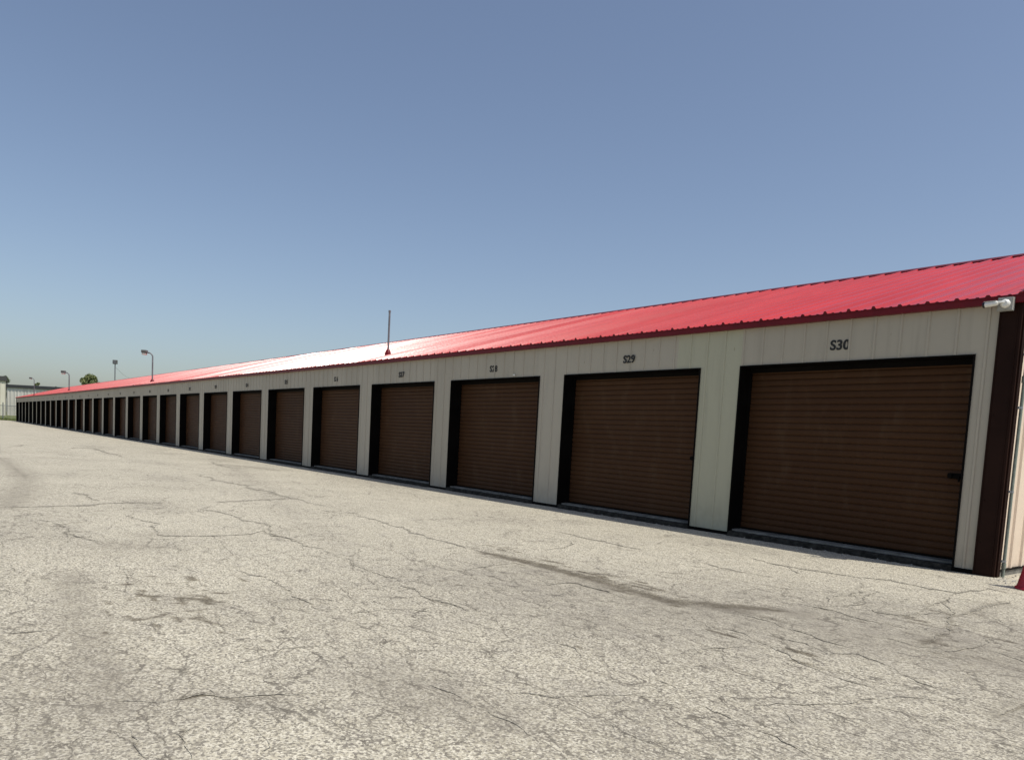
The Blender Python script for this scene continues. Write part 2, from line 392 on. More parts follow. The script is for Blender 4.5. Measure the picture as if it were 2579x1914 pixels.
# doors
DW = opens[0][1]-opens[0][0]
def curtain():
    m = MB_(); prof = []; z = 0.105; pitch = 0.083
    while z < HO+0.02:
        for dz, y in ((0, 0.010), (0.010, 0.0), (0.022, -0.004), (0.041, -0.0055), (0.060, -0.004), (0.072, 0.0), (0.080, 0.010)):
            prof.append((z+dz, y))
        z += pitch
    vs_ = []; 
    for zz, y in prof: vs_ += [(0.012, y, zz), (DW-0.012, y, zz)]
    m.add(vs_, [(2*i, 2*i+1, 2*i+3, 2*i+2) for i in range(len(prof)-1)])
    return m
cur = curtain(); dme = None
def bars():
    m = MB_(); m.box(0.012, DW-0.012, -0.012, 0.012, 0.088, 0.112); return m
def latch():
    m = MB_(); m.box(DW-0.25, DW-0.075, -0.028, -0.008, 1.005, 1.065); m.box(DW-0.20, DW-0.03, -0.038, -0.028, 1.022, 1.044)
    m.tube([(DW-0.22, -0.03, 1.038), (DW-0.22, -0.055, 1.038)], 0.026, 10)
    m.tube([(DW-0.12, -0.045, 1.03), (DW-0.12, -0.050, 1.00), (DW-0.12, -0.045, 0.975)], 0.012, 6)
    return m
def frame():
    m = MB_()     # jambs, header soffit and the slim outer lip
    m.box(-0.045, 0.0, 0.004, DY+0.03, 0.0, HO+0.01)
    m.box(DW, DW+0.045, 0.004, DY+0.03, 0.0, HO+0.01)
    m.box(0.0005, DW-0.0005, 0.006, DY-0.02, HO, HO+0.045)
    m.box(-0.006, 0.012, -0.018, 0.006, 0.0, HO-0.0005); m.box(DW-0.012, DW+0.006, -0.018, 0.006, 0.0, HO-0.0005)
    m.box(-0.006, DW+0.006, -0.018, 0.0059, HO, HO+0.014)
    m.box(0.0005, 0.03, DY-0.045, DY-0.02, 0.06, HO-0.001); m.box(DW-0.03, DW-0.0005, DY-0.045, DY-0.02, 0.06, HO-0.001)
    m.box(0.0305, DW-0.0305, DY-0.042, DY-0.022, HO-0.065, HO-0.001)  # black strip added for the drum's shadow across the curtain top
    return m
def sill(seed):
    rs = random.Random(seed); m = MB_(); n = 40; vs_ = []
    for i in range(n+1):
        x = 0.001+(DW-0.002)*i/n; j = rs.uniform(-0.008, 0.008); k = rs.uniform(-0.004, 0.004)
        vs_ += [(x, DY+0.05, 0.090), (x, 0.09+j*.4, 0.084), (x, 0.080+j*.4, 0.035), (x, 0.060+j*.5+k, 0.035), (x, 0.052+j*.6, 0.066+k), (x, -0.012+j, 0.056), (x, -0.022+j*1.3, -0.02)]
    m.add(vs_, [(7*i+q, 7*i+q+1, 7*i+q+8, 7*i+q+7) for i in range(n) for q in range(4)]); m.add(vs_, [(7*i+q, 7*i+q+1, 7*i+q+8, 7*i+q+7) for i in range(n) for q in range(4, 6)], 1)  # outer slab faces take the dark colour to paint in shadow
    vv = []          # black tar joint where slab meets asphalt, widened to paint in shadow
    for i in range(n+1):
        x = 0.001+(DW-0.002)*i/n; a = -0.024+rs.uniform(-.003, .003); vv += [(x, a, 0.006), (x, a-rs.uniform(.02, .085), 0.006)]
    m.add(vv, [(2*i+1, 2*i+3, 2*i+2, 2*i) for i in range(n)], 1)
    return m
p_door = None
protos = {}
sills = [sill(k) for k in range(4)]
for i, (xa, xb) in enumerate(opens):
    n = i+1
    if i == 0:
        dr = cur.obj('roller_door', MD, bld); lt = latch().obj('latch', MK, dr); bb = bars().obj('bottom_bar', MK, dr)
        fr = frame().obj('door_frame', MK, bld)
        protos = dict(dr=dr, lt=lt, bb=bb, fr=fr)
    else:
        dr = protos['dr'].copy(); C.objects.link(dr); dr.parent = bld
        for q in ('lt', 'bb'):
            c = protos[q].copy(); C.objects.link(c); c.parent = dr
        fr = protos['fr'].copy(); C.objects.link(fr); fr.parent = bld
    dr.location = (xa, DY, 0); fr.location = (xa, 0, 0)
    if n == 5:
        dr.data = dr.data.copy(); dr.data.materials[0] = MPALE; dr['label'] = 'pale grey roller door'
    if i < 4: sl_ = sills[i].obj('threshold', [MC, MTARSHADE], bld); protos['s%d' % i] = sl_
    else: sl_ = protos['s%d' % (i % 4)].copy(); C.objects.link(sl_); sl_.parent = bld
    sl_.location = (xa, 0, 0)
    # unit number
    cu = bpy.data.curves.new('unit_number', 'FONT'); cu.body = 'S%d' % n; cu.size = 0.168; cu.offset = 0.0034; cu.extrude = 0.0015
    cu.align_x = 'CENTER'; cu.space_character = 1.05
    tmp = bpy.data.objects.new('unit_number', cu); C.objects.link(tmp)
    bpy.context.view_layer.update()
    me = bpy.data.meshes.new_from_object(tmp.evaluated_get(bpy.context.evaluated_depsgraph_get()))
    bpy.data.objects.remove(tmp)
    v0 = [v.co.copy() for v in me.vertices]; f0 = [tuple(p.vertices) for p in me.polygons]; vv = []; ff = []
    for q_, (sx_, sz_) in enumerate(((-.003, 0), (.003, 0.0), (0, .002))):      # the brush laid the letters down heavy
        vv += [(v.x+sx_, v.y+sz_, v.z+q_*0.0004) for v in v0]; ff += [tuple(i+q_*len(v0) for i in f) for f in f0]
    me = bpy.data.meshes.new('unit_number'); me.from_pydata(vv, [], ff); me.materials.clear(); me.materials.append(ML)
    o = bpy.data.objects.new('unit_number', me); C.objects.link(o); o.parent = front
    cx = {30: -1.548, 29: -5.09, 28: -8.775}.get(n, (xa+xb)/2+0.03+random.uniform(-.03, .03))
    o.location = (cx, -0.004 if n in (30, 28, 26) else -0.0135, 2.495+(0 if n > 28 else random.uniform(-.01, .01)))
    o.rotation_euler = (R(90), R(random.uniform(-1.2, 1.2)), 0)
    o['label'] = 'black stencilled S%d' % n
m = MB_(); m.box(-8.10, -8.045, -0.03, -0.0135, 2.380, 2.412)
o = bevel(m.obj('door_sensor', MWHITE, bld)); o['label'] = 'small white box on the wall over a door'

# ------------------------------------------------------------------ things on the roof
nrm = np.array((0, -math.sin(A), math.cos(A))); croof = float(nrm@np.array((0, YE, ZE)))
def on_roof(u, v): return hit(u, v, nrm, croof)
def z_at(u, v, P):       # height of the picture row v above the point P
    n = np.array([Fw[0], Fw[1], 0.0]); n /= np.linalg.norm(n)
    return hit(u, v, n, float(n@P))[2]
P = on_roof(977, 894.5); top = z_at(983, 782, P)
t = empty('vent_pipe', tuple(P)); tag(t, 'plain grey pipe standing upright on the red roof above the door S27', 'vent pipe')
m = MB_(); m.tube([(0, 0, -0.05), (0.0, 0, top-P[2]-0.03)], 0.026, 12); m.tube([(0, 0, top-P[2]-0.05), (0, 0, top-P[2])], 0.033, 12)
m.obj('pipe', MPOLE, t)
m = MB_(); m.tube([(0, 0, -0.03), (0, 0, 0.045), (0, 0, 0.12), (0, 0, 0.16)], [0.095, 0.085, 0.055, 0.03], 14); m.obj('flashing_boot', MT, t)
def roof_lamp(u, v, vt, ul, sc, label):
    P = on_roof(u, v); h = z_at(u, vt, P)-P[2]
    dpt = float((P-CAM)@Fw); arm = (u-ul)/FPX*dpt
    t = empty('roof_lamp', tuple(P)); tag(t, label, 'lamp', 'gooseneck lamps on the red roof')
    dx = Vector((-R0[0], -R0[1], 0)); rr = 0.42*arm
    pts = [Vector((0, 0, -0.05)), Vector((0, 0, h*0.5)), Vector((0, 0, h-rr))]
    for k in range(1, 9):
        a = R(90)*k/8; pts.append(Vector((0, 0, h-rr))+dx*rr*(1-math.cos(a))+Vector((0, 0, rr*math.sin(a))))
    pts.append(Vector((0, 0, h+0.0))+dx*(arm*0.62))
    m = MB_(); m.tube(pts, 0.036*sc, 10); m.obj('pole', MPOLE, t)
    m = MB_(); m.tube([(0, 0, -0.04), (0, 0, 0.05), (0, 0, 0.14)], [0.12, 0.10, 0.045], 12); m.obj('flashing_boot', MT, t)
    L = arm*0.50; hd = MB_(); q = arm*0.56
    hd.box(q, q+L, -0.13*sc, 0.13*sc, -0.02*sc, 0.13*sc)
    ang = math.atan2(dx.y, dx.x)
    ho = bevel(hd.obj('lamp_head', MFIX, t, (0, 0, h)), 0.03*sc, 3); ho.rotation_euler = (0, 0, ang)
    gl = MB_(); gl.box(q+0.03, q+L-0.02, -0.11*sc, 0.11*sc, -0.12*sc, -0.0201*sc); g = bevel(gl.obj('lens', MGLASS, ho), 0.03*sc, 2)
    return t
roof_lamp(383.5, 962, 889, 358, 1.0, 'tallest gooseneck lamp on the red roof, box head to the left')
roof_lamp(174, 984, 939, 156, 1.25, 'middle gooseneck lamp on the red roof, with a rounded grey head')
t3 = roof_lamp(86, 995.5, 953.5, 75, 0.9, 'farthest and smallest gooseneck lamp, near the far end of the red roof')
# flood light pole behind the building
P = hit(289.5, 950, (0, 1, 0), 13.0); P0 = np.array([P[0], P[1], 0.0]); hh = z_at(291, 917, P0)
t = empty('floodlight_pole', tuple(P0)); tag(t, 'dark pole with a square floodlight rising behind the red roof', 'floodlight')
dpt = float((P0-CAM)@Fw); px = dpt/FPX
m = MB_(); m.tube([(0, 0, 0), (0, 0, hh+0.05)], 1.25*px, 10); m.obj('pole', MPOLE, t)
m = MB_(); m.box(-5.5*px, 5.5*px, -2.5*px, 2.5*px, 0, 10*px); ho = bevel(m.obj('lamp_head', MFIX, t, (0, 0, hh)), 0.05, 2); ho.rotation_euler = (0, 0, YAW)
m = MB_(); m.box(-3.6*px, 3.6*px, -2.62*px, -2.51*px, 2.2*px, 7.6*px); m.obj('lens', MPOLE, ho)

Pa = np.array([P0[0], P0[1], hh-0.4]); Pb_ = at_depth(345, 957, dpt*1.25)
t = empty('overhead_wire', tuple(Pa)); tag(t, 'thin dark wire sagging away to the right from the floodlight pole', 'wire')
m = MB_(); dv = Vector(Pb_-Pa); m.tube([tuple(dv*k/8-Vector((0, 0, 0.5*math.sin(math.pi*k/8)))) for k in range(9)], 0.014, 6); m.obj('cable', MFIX, t)

# ------------------------------------------------------------------ security camera on the corner
Pc = np.array([XR-0.115, -0.07, 2.80]); t = empty('security_camera', tuple(Pc))
Pb = hit(2532, 766, (0, 1, 0), -0.14)
t.location = tuple(Pb); t.scale = (0.9, 0.9, 0.9); tag(t, 'white bullet security camera on a grey box under the roof corner', 'camera')
m = MB_(); m.box(-0.078, 0.078, -0.01, 0.055, -0.075, 0.075); m.box(-0.068, 0.068, -0.018, -0.0101, -0.065, 0.065)
bevel(m.obj('junction_box', MBOX, t), 0.006)
m = MB_(); m.tube([(0.01, -0.018, 0.0), (0.01, -0.045, 0.0), (0.01, -0.06, 0)], [0.05, 0.048, 0.03], 20)
m.tube([(0.01, -0.05, 0.012), (-0.03, -0.078, 0.012), (-0.075, -0.085, 0.010)], 0.014, 10); m.obj('mount', MWHITE, t)
m = MB_(); m.tube([(-0.045, -0.085, 0.004), (-0.06, -0.085, 0.003), (-0.175, -0.085, -0.006)], [0.020, 0.028, 0.030], 20)
m.box(-0.185, -0.06, -0.113, -0.057, 0.0245, 0.029)
bo = m.obj('camera_body', MWHITE, t)
m = MB_(); m.tube([(-0.1752, -0.085, -0.006), (-0.198, -0.085, -0.0078)], [0.031, 0.031], 20); m.obj('lens_hood', MLENS, bo)

# conduit on the gable side
t = empty('electrical_conduit', (XR+0.045, 0.117, 0)); tag(t, 'thin grey-green conduit running up the sunlit side wall by the corner', 'conduit')
m = MB_(); m.tube([(0, 0, 0.0), (0, 0, 0.10), (0.0, 0.0, 1.2), (0.004, 0.002, 2.2), (0, 0, 2.90)], 0.0165, 12)
m.tube([(0, 0, 0.095), (0, 0, 0.15)], 0.022, 12); m.tube([(0, 0, 2.05), (0, 0, 2.12)], 0.021, 12)
m.obj('pipe', MCONDUIT, t)
for z in (0.16, 0.9, 1.78, 2.33):
    m = MB_(); m.tube([(0, 0, z), (0, 0, z+0.022)], 0.0195, 12); m.box(-0.030, -0.0, -0.045, 0.045, z, z+0.022); m.tube([(-0.028, -0.035, z+0.011), (-0.002, -0.035, z+0.011)], 0.008, 6)
    m.obj('strap', MGALV, t)

# red traffic cone at the right edge
P = gp(2563, 1484); ex = np.array([R0[0], R0[1], 0.0])
cx = P+ex*0.180; t = empty('traffic_cone', (cx[0], cx[1], 0.002)); t.rotation_euler = (0, 0, YAW)
tag(t, 'dark red plastic cone at the right edge beside the building corner', 'traffic cone')
m = MB_(); m.tube([(0, 0, 0.022), (0, 0, 0.04), (0, 0, 0.40), (0, 0, 0.70), (0, 0, 0.715)], [0.165, 0.158, 0.086, 0.028, 0.018], 32); m.obj('cone_body', MCONE, t)
m = MB_(); m.tube([(0, 0, 0), (0, 0, 0.016), (0, 0, 0.0225)], [0.178, 0.178, 0.168], 36); m.obj('base', MCONE, t)

# loose pebbles by the corner
m = MB_(); rs = random.Random(3)
for k in range(150):
    if k < 110: x = XR+0.06+abs(rs.gauss(0, 0.5)); y = rs.uniform(-0.35, 1.2)
    else: x = rs.uniform(-6, 0.6); y = -0.05-abs(rs.gauss(0, 0.08))
    r = rs.uniform(0.005, 0.014)
    vs_ = [(x+math.cos(a)*r*rs.uniform(.7, 1.3), y+math.sin(a)*r*rs.uniform(.7, 1.3), 0.002) for a in (0, 1.25, 2.5, 3.8, 5)]
    vs_ += [(x+math.cos(a)*r*.6, y+math.sin(a)*r*.6, r*rs.uniform(.7, 1.2)) for a in (0, 1.25, 2.5, 3.8, 5)]
    m.add(vs_, [(i, (i+1) % 5, 5+(i+1) % 5, 5+i) for i in range(5)]+[(5, 6, 7, 8, 9)])
tag(m.obj('gravel', MSTONE), 'loose pale pebbles scattered at the foot of the building corner', 'gravel', kind='stuff')

# ------------------------------------------------------------------ ground
G1 = lambda L: [(x*.3863, 1000+y*.3863) for x, y in L]
G2 = lambda L: [(x*.3863, 1400+y*.3863) for x, y in L]
G3 = lambda L: [(860+x*.4322, 1200+y*.4322) for x, y in L]
G4 = lambda L: [(1720+x*.3859, 1300+y*.3859) for x, y in L]
cr = [  # (pixel polyline, width in metres)
 (G4([(400,250),(520,290),(750,340),(900,360),(1150,400),(1350,415),(1480,445),(1650,475),(1800,500),(1900,485),(1990,470),(2120,500),(2226,510)]), .013),
 (G4([(1800,500),(1740,530),(1720,590),(1745,640),(1740,700),(1760,750),(1740,770),(1640,780),(1600,830),(1520,850)]), .034),
 (G4([(1745,640),(1860,630),(1940,600),(2050,575),(2130,555),(2226,565)]), .022),
 (G4([(1420,640),(1560,620),(1640,570),(1740,530)]), .012),
 (G4([(880,580),(950,545),(1100,500),(1200,490)]), .008),
 (G4([(1290,490),(1210,510),(1190,530),(1170,575),(1050,590),(900,585)]), .014),
 (G4([(1170,575),(1250,620),(1420,650),(1560,640),(1745,640)]), .010),
 (G4([(60,690),(200,720),(350,750),(450,800),(600,870),(760,960),(900,1010),(1000,1050),(1130,1090),(1300,1130),(1450,1135),(1530,1090)]), .009),
 (G4([(450,750),(600,790),(800,830),(960,910),(1150,900),(1250,940),(1400,1010),(1530,1080),(1700,1140),(1850,1190),(2000,1240),(2226,1320)]), .011),
 (G4([(0,970),(70,940),(110,880),(250,860),(450,845)]), .009),
 (G4([(0,1080),(100,1130),(190,1170),(300,1200),(420,1240),(560,1230),(720,1225),(880,1225),(1050,1225),(1150,1195),(1400,1175),(1600,1195),(1780,1215),(1900,1240)]), .007),
 (G4([(0,1190),(150,1245),(260,1290),(380,1350),(500,1400),(650,1470),(780,1540),(860,1591)]), .014),
 (G4([(600,1250),(700,1330),(760,1370)]), .007),
 (G4([(1620,770),(1500,740),(1300,700),(1200,680),(1000,620),(850,590),(700,560)]), .009),
 (G4([(1990,640),(2080,700),(2226,720)]), .009),
 (G4([(2020,780),(2010,830),(1900,860),(1780,880),(1640,870)]), .013),
 (G4([(2060,1300),(2150,1260),(2226,1220)]), .022),
 (G4([(0,290),(120,300),(260,340),(420,370),(600,400)]), .009),
 (G4([(540,300),(640,320),(760,370),(700,400)]), .008),
 (G4([(1150,780),(1350,800),(1520,850),(1700,860)]), .008),
 (G4([(200,600),(420,650),(640,720),(860,790),(1100,860),(1300,900)]), .007),
 (G3([(0,200),(120,235),(260,275),(400,320),(520,360),(650,395),(850,440),(940,455)]), .016),
 (G3([(680,550),(850,525),(1000,505)]), .009),
 (G3([(1230,320),(1400,355),(1540,385),(1650,410),(1780,435)]), .013),
 (G3([(1360,370),(1300,410),(1200,435)]), .009),
 (G3([(1170,635),(1260,620),(1380,620),(1480,650),(1560,670),(1700,720)]), .012),
 (G3([(0,480),(70,510),(180,560),(340,640),(480,700),(620,740),(740,790),(860,790)]), .009),
 (G3([(20,800),(200,780),(420,775),(600,790)]), .008),
 (G3([(530,715),(640,740),(700,770)]), .014),
 (G3([(760,1290),(880,1280),(980,1265),(1100,1265),(1250,1290),(1400,1285),(1560,1275),(1700,1270),(1990,1280)]), .010),
 (G3([(1400,1350),(1550,1430),(1700,1510),(1850,1580),(1990,1620)]), .009),
 (G3([(1190,900),(1300,980),(1390,1030),(1500,1100)]), .008),
 (G3([(1700,1130),(1850,1190),(1990,1250)]), .009),
 (G3([(350,1130),(560,1230),(700,1290),(900,1400),(1080,1500),(1200,1580)]), .008),
 (G2([(700,960),(900,945),(1060,955),(1200,930),(1320,900),(1500,925),(1740,905),(1900,910),(2226,880)]), .016),
 (G2([(850,1130),(900,1200),(920,1290),(960,1330)]), .013),
 (G2([(1130,1150),(1190,1190),(1220,1260),(1250,1330)]), .013),
 (G2([(1600,1080),(1680,1140),(1740,1200),(1760,1250),(1690,1310)]), .009),
 (G2([(1180,1170),(1240,1130),(1330,1100)]), .010),
 (G2([(1500,700),(1600,690),(1850,600),(2226,600)]), .006),
 (G2([(1350,860),(1400,940)]), .007),
 (G2([(1480,60),(1600,110),(1850,215),(1900,260),(2100,355),(2226,380)]), .008),
 (G2([(0,500),(250,490),(430,480)]), .007),
 (G1([(400,335),(550,330),(620,335),(690,335)]), .07), (G1([(600,330),(720,370),(850,400)]), .05),
 (G1([(0,330),(100,320),(180,310)]), .07),
 (G1([(480,615),(560,640),(640,680)]), .03),
 (G1([(20,715),(300,712),(560,708),(650,695),(800,690),(1100,685)]), .014),
 (G1([(1270,500),(1380,530),(1500,560),(1640,595),(1780,630),(1900,660),(2050,700),(2226,745)]), .017),
 (G1([(1400,688),(1600,675),(1780,665),(1920,660)]), .024),
 (G1([(1300,700),(1420,750),(1550,785),(1620,810),(1760,870),(1900,930),(2050,980),(2226,1060)]), .014),
 (G1([(840,740),(920,800),(1000,860),(1060,905),(1250,905),(1500,900),(1650,890),(1720,870),(1840,915),(1960,960)]), .011),
 (G1([(1360,420),(1480,455),(1620,475)]), .03),
 (G1([(240,790),(380,830),(480,900),(620,940),(720,990)]), .010),
 (G1([(0,190),(80,192),(170,190)]), .16), (G1([(270,258),(350,258)]), .10), (G1([(450,262),(540,262)]), .09),
 (G1([(480,310),(640,325)]), .05), (G1([(760,320),(940,330)]), .05),
]
gm = MB_()
# sheet: fine near the camera, coarse far off
def lines(segs):
    out = []
    for a, b, st in segs:
        n = max(1, int(round((b-a)/st))); out += [a+(b-a)*i/n for i in range(n)]
    return out+[segs[-1][1]]
gx = lines([(-113.5, -40, 1.5), (-40, -18, 0.4), (-18, -6, 0.075), (-6, 3.4, 0.04), (3.4, 8, 0.5), (8, 40, 4)])
gy = lines([(-60, -12, 4), (-12, -8.6, 0.5), (-8.6, 0.02, 0.045), (0.02, 1.2, 0.2), (1.2, 30, 3)])
GX, GY = np.meshgrid(gx, gy); NX, NY = len(gx), len(gy)
_q = [(noise.noise((x*1.6, y*1.6, 1.1))*0.10+noise.noise((x*6, y*6, 2.2))*0.055+noise.noise((x*19, y*19, 3.3))*0.028,
       noise.noise((x*1.6, y*1.6, 9.1))*0.06+noise.noise((x*6, y*6, 8.2))*0.045+noise.noise((x*19, y*19, 7.3))*0.028) for x, y in zip(GX.ravel(), GY.ravel())]
JX = np.array([a for a, b in _q]).reshape(GX.shape); JY = np.array([b for a, b in _q]).reshape(GX.shape)
def pdist(px_, X, Y):
    d = np.full(X.shape, 1e9)
    pts = [gp(*p)[:2] for p in px_]
    if len(pts) == 1: return np.hypot(X-pts[0][0], Y-pts[0][1])
    for a, b in zip(pts[:-1], pts[1:]):
        ab = b-a; t_ = np.clip(((X-a[0])*ab[0]+(Y-a[1])*ab[1])/(ab@ab), 0, 1)
        d = np.minimum(d, np.hypot(X-a[0]-t_*ab[0], Y-a[1]-t_*ab[1]))
    return d
soft = [  # (pixels, radius m, strength)
 (G2([(450,120),(500,350),(560,500),(640,680),(690,900),(700,1000)]), .16, .75),
 (G2([(0,1150),(200,1060),(400,1040),(700,1010)]), .35, .35),
 (G2([(560,450),(500,700),(430,900),(300,1000)]), .40, .30),
 (G1([(800,960),(900,970)]), .35, .65), (G1([(930,900),(1040,890)]), .25, .5),
 (G1([(0,395),(60,450),(130,490),(170,530),(150,580),(100,640),(40,690),(0,720)]), .28, .8),
 (G1([(1450,440),(1650,455),(1800,475)]), .35, .6),
 (G3([(850,445),(1100,500),(1350,570),(1600,650),(1800,700),(1990,740)]), .14, 1.0),
 (G3([(850,445),(1100,505),(1350,590),(1600,680),(1800,730),(1990,780)]), .34, .5),
 (G4([(0,560),(200,590),(400,610),(600,620),(760,640)]), .20, .9),
 (G4([(0,590),(400,680),(800,760),(1200,800),(1600,850),(2000,930)]), .45, .42),
 (G4([(1640,790),(1560,840)]), .16, .75),
 (G4([(1880,640),(2100,570)]), .13, .6), (G4([(2060,1310),(2226,1210)]), .08, .6),
 (G3([(150,1190),(350,1260),(520,1330)]), .20, .45),
 (G3([(380,1150),(560,1230),(760,1340),(1000,1480)]), .18, .40),
 (G3([(1400,860),(1650,840),(1990,830)]), .25, .35),
 (G2([(1220,275),(1340,295)]), .085, 1.0), (G2([(1180,260),(1370,310)]), .16, .5),
 (G2([(850,183)]), .075, .9), (G2([(1100,182)]), .06, .9), (G2([(1035,262)]), .06, .9), (G2([(1400,238),(1470,245)]), .045, 1.0),
 (G2([(1330,225),(1360,226)]), .04, .8), (G2([(1440,303)]), .055, 1.0), (G2([(690,498),(715,505)]), .03, 1.0), (G2([(1400,488),(1440,500)]), .035, .9),
 (G2([(920,412),(1030,400),(1090,375)]), .05, .9), (G2([(1200,360),(1400,345)]), .05, .6), (G2([(1250,405),(1450,440)]), .08, .6),
 (G2([(1120,68),(1160,72)]), .05, .6), (G2([(960,132),(1070,137)]), .035, .6), (G2([(820,138),(850,139)]), .035, .6), (G2([(1760,356)]), .03, .8),
 (G2([(1500,930),(1740,920)]), .10, .5), (G2([(1180,935),(1320,905)]), .05, .9),
 (G2([(1000,300),(1500,400)]), .45, .30),
 (G2([(1700,250),(2000,400),(2200,470)]), .35, .3),
]
stain = np.zeros(GX.shape); rc0 = random.Random(23)
for px_, r, s_ in soft:
    r = r*1.0
    d = pdist(px_, GX, GY); stain = np.maximum(stain, s_*np.exp(-(d/r)**2*1.2)*1.0)
pits = [(G3([(850,440),(1000,478),(1120,500),(1250,540),(1400,575),(1560,620),(1700,660),(1850,700),(1990,735)]), .125, .64),
 (G3([(1120,505),(1400,600),(1600,655)]), .10, .35), (G4([(0,545),(150,570),(300,600),(450,605),(600,620)]), .13, .64), (G4([(180,590),(420,640),(640,690)]), .09, .5),
 (G4([(1740,640),(1745,700),(1760,750),(1660,775),(1560,840)]), .040, .58), (G4([(1560,810),(1660,830)]), .07, .6), (G4([(1870,640),(1990,590),(2130,560)]), .05, .52),
 (G4([(2070,1310),(2150,1265),(2226,1215)]), .03, .6), (G4([(1130,675),(1180,690)]), .03, .7), (G4([(1900,930),(2000,920)]), .04, .6),
 (G2([(1200,268),(1270,285),(1360,315)]), .045, .72), (G2([(1180,290),(1330,270)]), .045, .6), (G2([(825,184),(870,184)]), .028, .9), (G2([(1080,182),(1120,180)]), .020, .8), (G2([(1015,258),(1050,264)]), .024, .9), (G2([(1400,238),(1480,245)]), .020, 1.0),
 (G2([(1330,225),(1365,226)]), .016, .8), (G2([(1425,303),(1455,303)]), .022, 1.0), (G2([(680,496),(720,505)]), .016, 1.1), (G2([(1400,488),(1435,498)]), .020, .9), (G2([(1485,258),(1500,259)]), .013, .8),
 (G2([(920,415),(1030,400),(1090,375)]), .020, .85), (G2([(1100,370),(1230,355),(1400,345)]), .018, .6), (G2([(1230,405),(1350,420),(1450,440)]), .03, .7), (G2([(850,285),(900,270)]), .03, .6),
 (G2([(1120,66),(1165,72)]), .022, .7), (G2([(1270,66),(1300,67)]), .018, .7), (G2([(960,132),(1000,130)]), .016, .8), (G2([(1040,137),(1070,138)]), .015, .8), (G2([(815,138),(850,139)]), .015, .8), (G2([(760,152),(785,153)]), .014, .7), (G2([(1195,132),(1220,132)]), .015, .7), (G2([(1750,356),(1780,356)]), .014, .9), (G2([(1120,305),(1180,300)]), .02, .7), (G2([(1240,252),(1310,258)]), .02, .7),
 (G2([(1190,935),(1320,905)]), .028, .85), (G2([(1400,925),(1560,935)]), .022, .6), (G2([(890,935),(900,936)]), .012, 1.0), (G2([(1200,1140),(1240,1135)]), .018, .7), (G2([(860,1150),(940,1320)]), .018, .5),
 (G3([(575,606),(585,606)]), .014, 1.2), (G3([(672,628),(690,630)]), .015, 1.2), (G3([(520,715),(600,740),(660,760)]), .030, .6), (G3([(1260,900),(1330,960)]), .03, .4), (G3([(1360,990),(1390,1000)]), .02, .9),
 (G1([(1480,445),(1620,455),(1800,478)]), .10, .55), (G1([(80,466),(100,470)]), .05, .7), (G1([(0,395),(90,455),(170,530)]), .07, .45), (G1([(1850,660),(1920,662)]), .06, .6)]
pit = np.zeros(GX.shape)
for k in range(170):     # ravelled spots scattered along the rut and in the cracked area
    if k < 90: bx = rc0.uniform(830, 2000); by = 440+(bx-850)*0.262+rc0.gauss(-28, 26); q_ = G3([(bx, by)])
    elif k < 140: q_ = G4([(rc0.uniform(100, 2150), rc0.uniform(560, 1000))])
    else: q_ = G2([(rc0.uniform(700, 1600), rc0.uniform(120, 520))])
    a_ = gp(*q_[0]); pits.append((None, rc0.uniform(.012, .035), rc0.uniform(.45, .85))); qx, qy = a_[0], a_[1]
    L_ = rc0.uniform(.02, .12); dd = np.hypot(np.maximum(np.abs(GX+JX*.5-qx)-L_, 0), GY+JY*.5-qy); pit = np.maximum(pit, pits[-1][2]*np.exp(-(dd/(pits[-1][1]*1.25))**2))
pits = [q_ for q_ in pits if q_[0] is not None]
for px_, r, s_ in pits: pit = np.maximum(pit, s_*np.exp(-(pdist(px_, GX+JX*min(1, r*18), GY+JY*min(1, r*18))/(r*1.25))**2))
# darker worn areas of the sheet, each along a drawn line
wear = np.zeros(GX.shape)
for px_, r_, k_ in ((G4([(500,650),(1500,750),(2200,900)]), 1.3, 1.0), (G4([(400,1500),(1500,1400),(2200,1300)]), 0.9, 0.55), (G2([(300,900),(1000,950),(1900,900)]), 0.5, 0.45),
                    (G2([(0,1250),(900,1330)]), 0.35, 0.6), (G3([(0,1100),(700,1300),(1500,1300)]), 0.45, 0.6), (G1([(1000,50),(1500,440)]), 0.3, 0.3)):
    wd = pdist(px_, GX, GY); wear = np.maximum(wear, k_*np.exp(-(wd/r_)**2))
for k in range(26):     # old patches of exposed darker stone
    cx_, cy_ = rng.uniform(-30, 3), rng.uniform(-9, -0.6); wd = np.hypot((GX-cx_)/rng.uniform(1.2, 3.0), GY-cy_)
    wear = np.maximum(wear, rng.uniform(.2, .55)*np.exp(-(wd/rng.uniform(.25, .7))**2))
wd = pdist(G3([(900,600),(1500,800),(1990,900)]), GX, GY); wear = np.maximum(wear, 0.8*np.exp(-(wd/1.0)**2))
GZ = np.zeros(GX.shape)
rut = pdist(G3([(850,445),(1100,500),(1350,570),(1600,650),(1800,700),(1990,740)]), GX, GY)
GZ -= 0.010*np.exp(-(rut/0.22)**2)
vs_ = np.stack([GX, GY, GZ], -1).reshape(-1, 3).tolist()
fs = [(j*NX+i, j*NX+i+1, (j+1)*NX+i+1, (j+1)*NX+i) for j in range(NY-1) for i in range(NX-1)]
gm.add(vs_, fs, 0, True)
nbase = len(gm.v); extra_st = []
rc = random.Random(11)
def proj2(p):
    d = np.array([p[0], p[1], 0.0])-CAM; z = max(0.3, float(d@Fw)); return np.array([FPX*float(d@Rt)/z, -FPX*float(d@Up)/z])
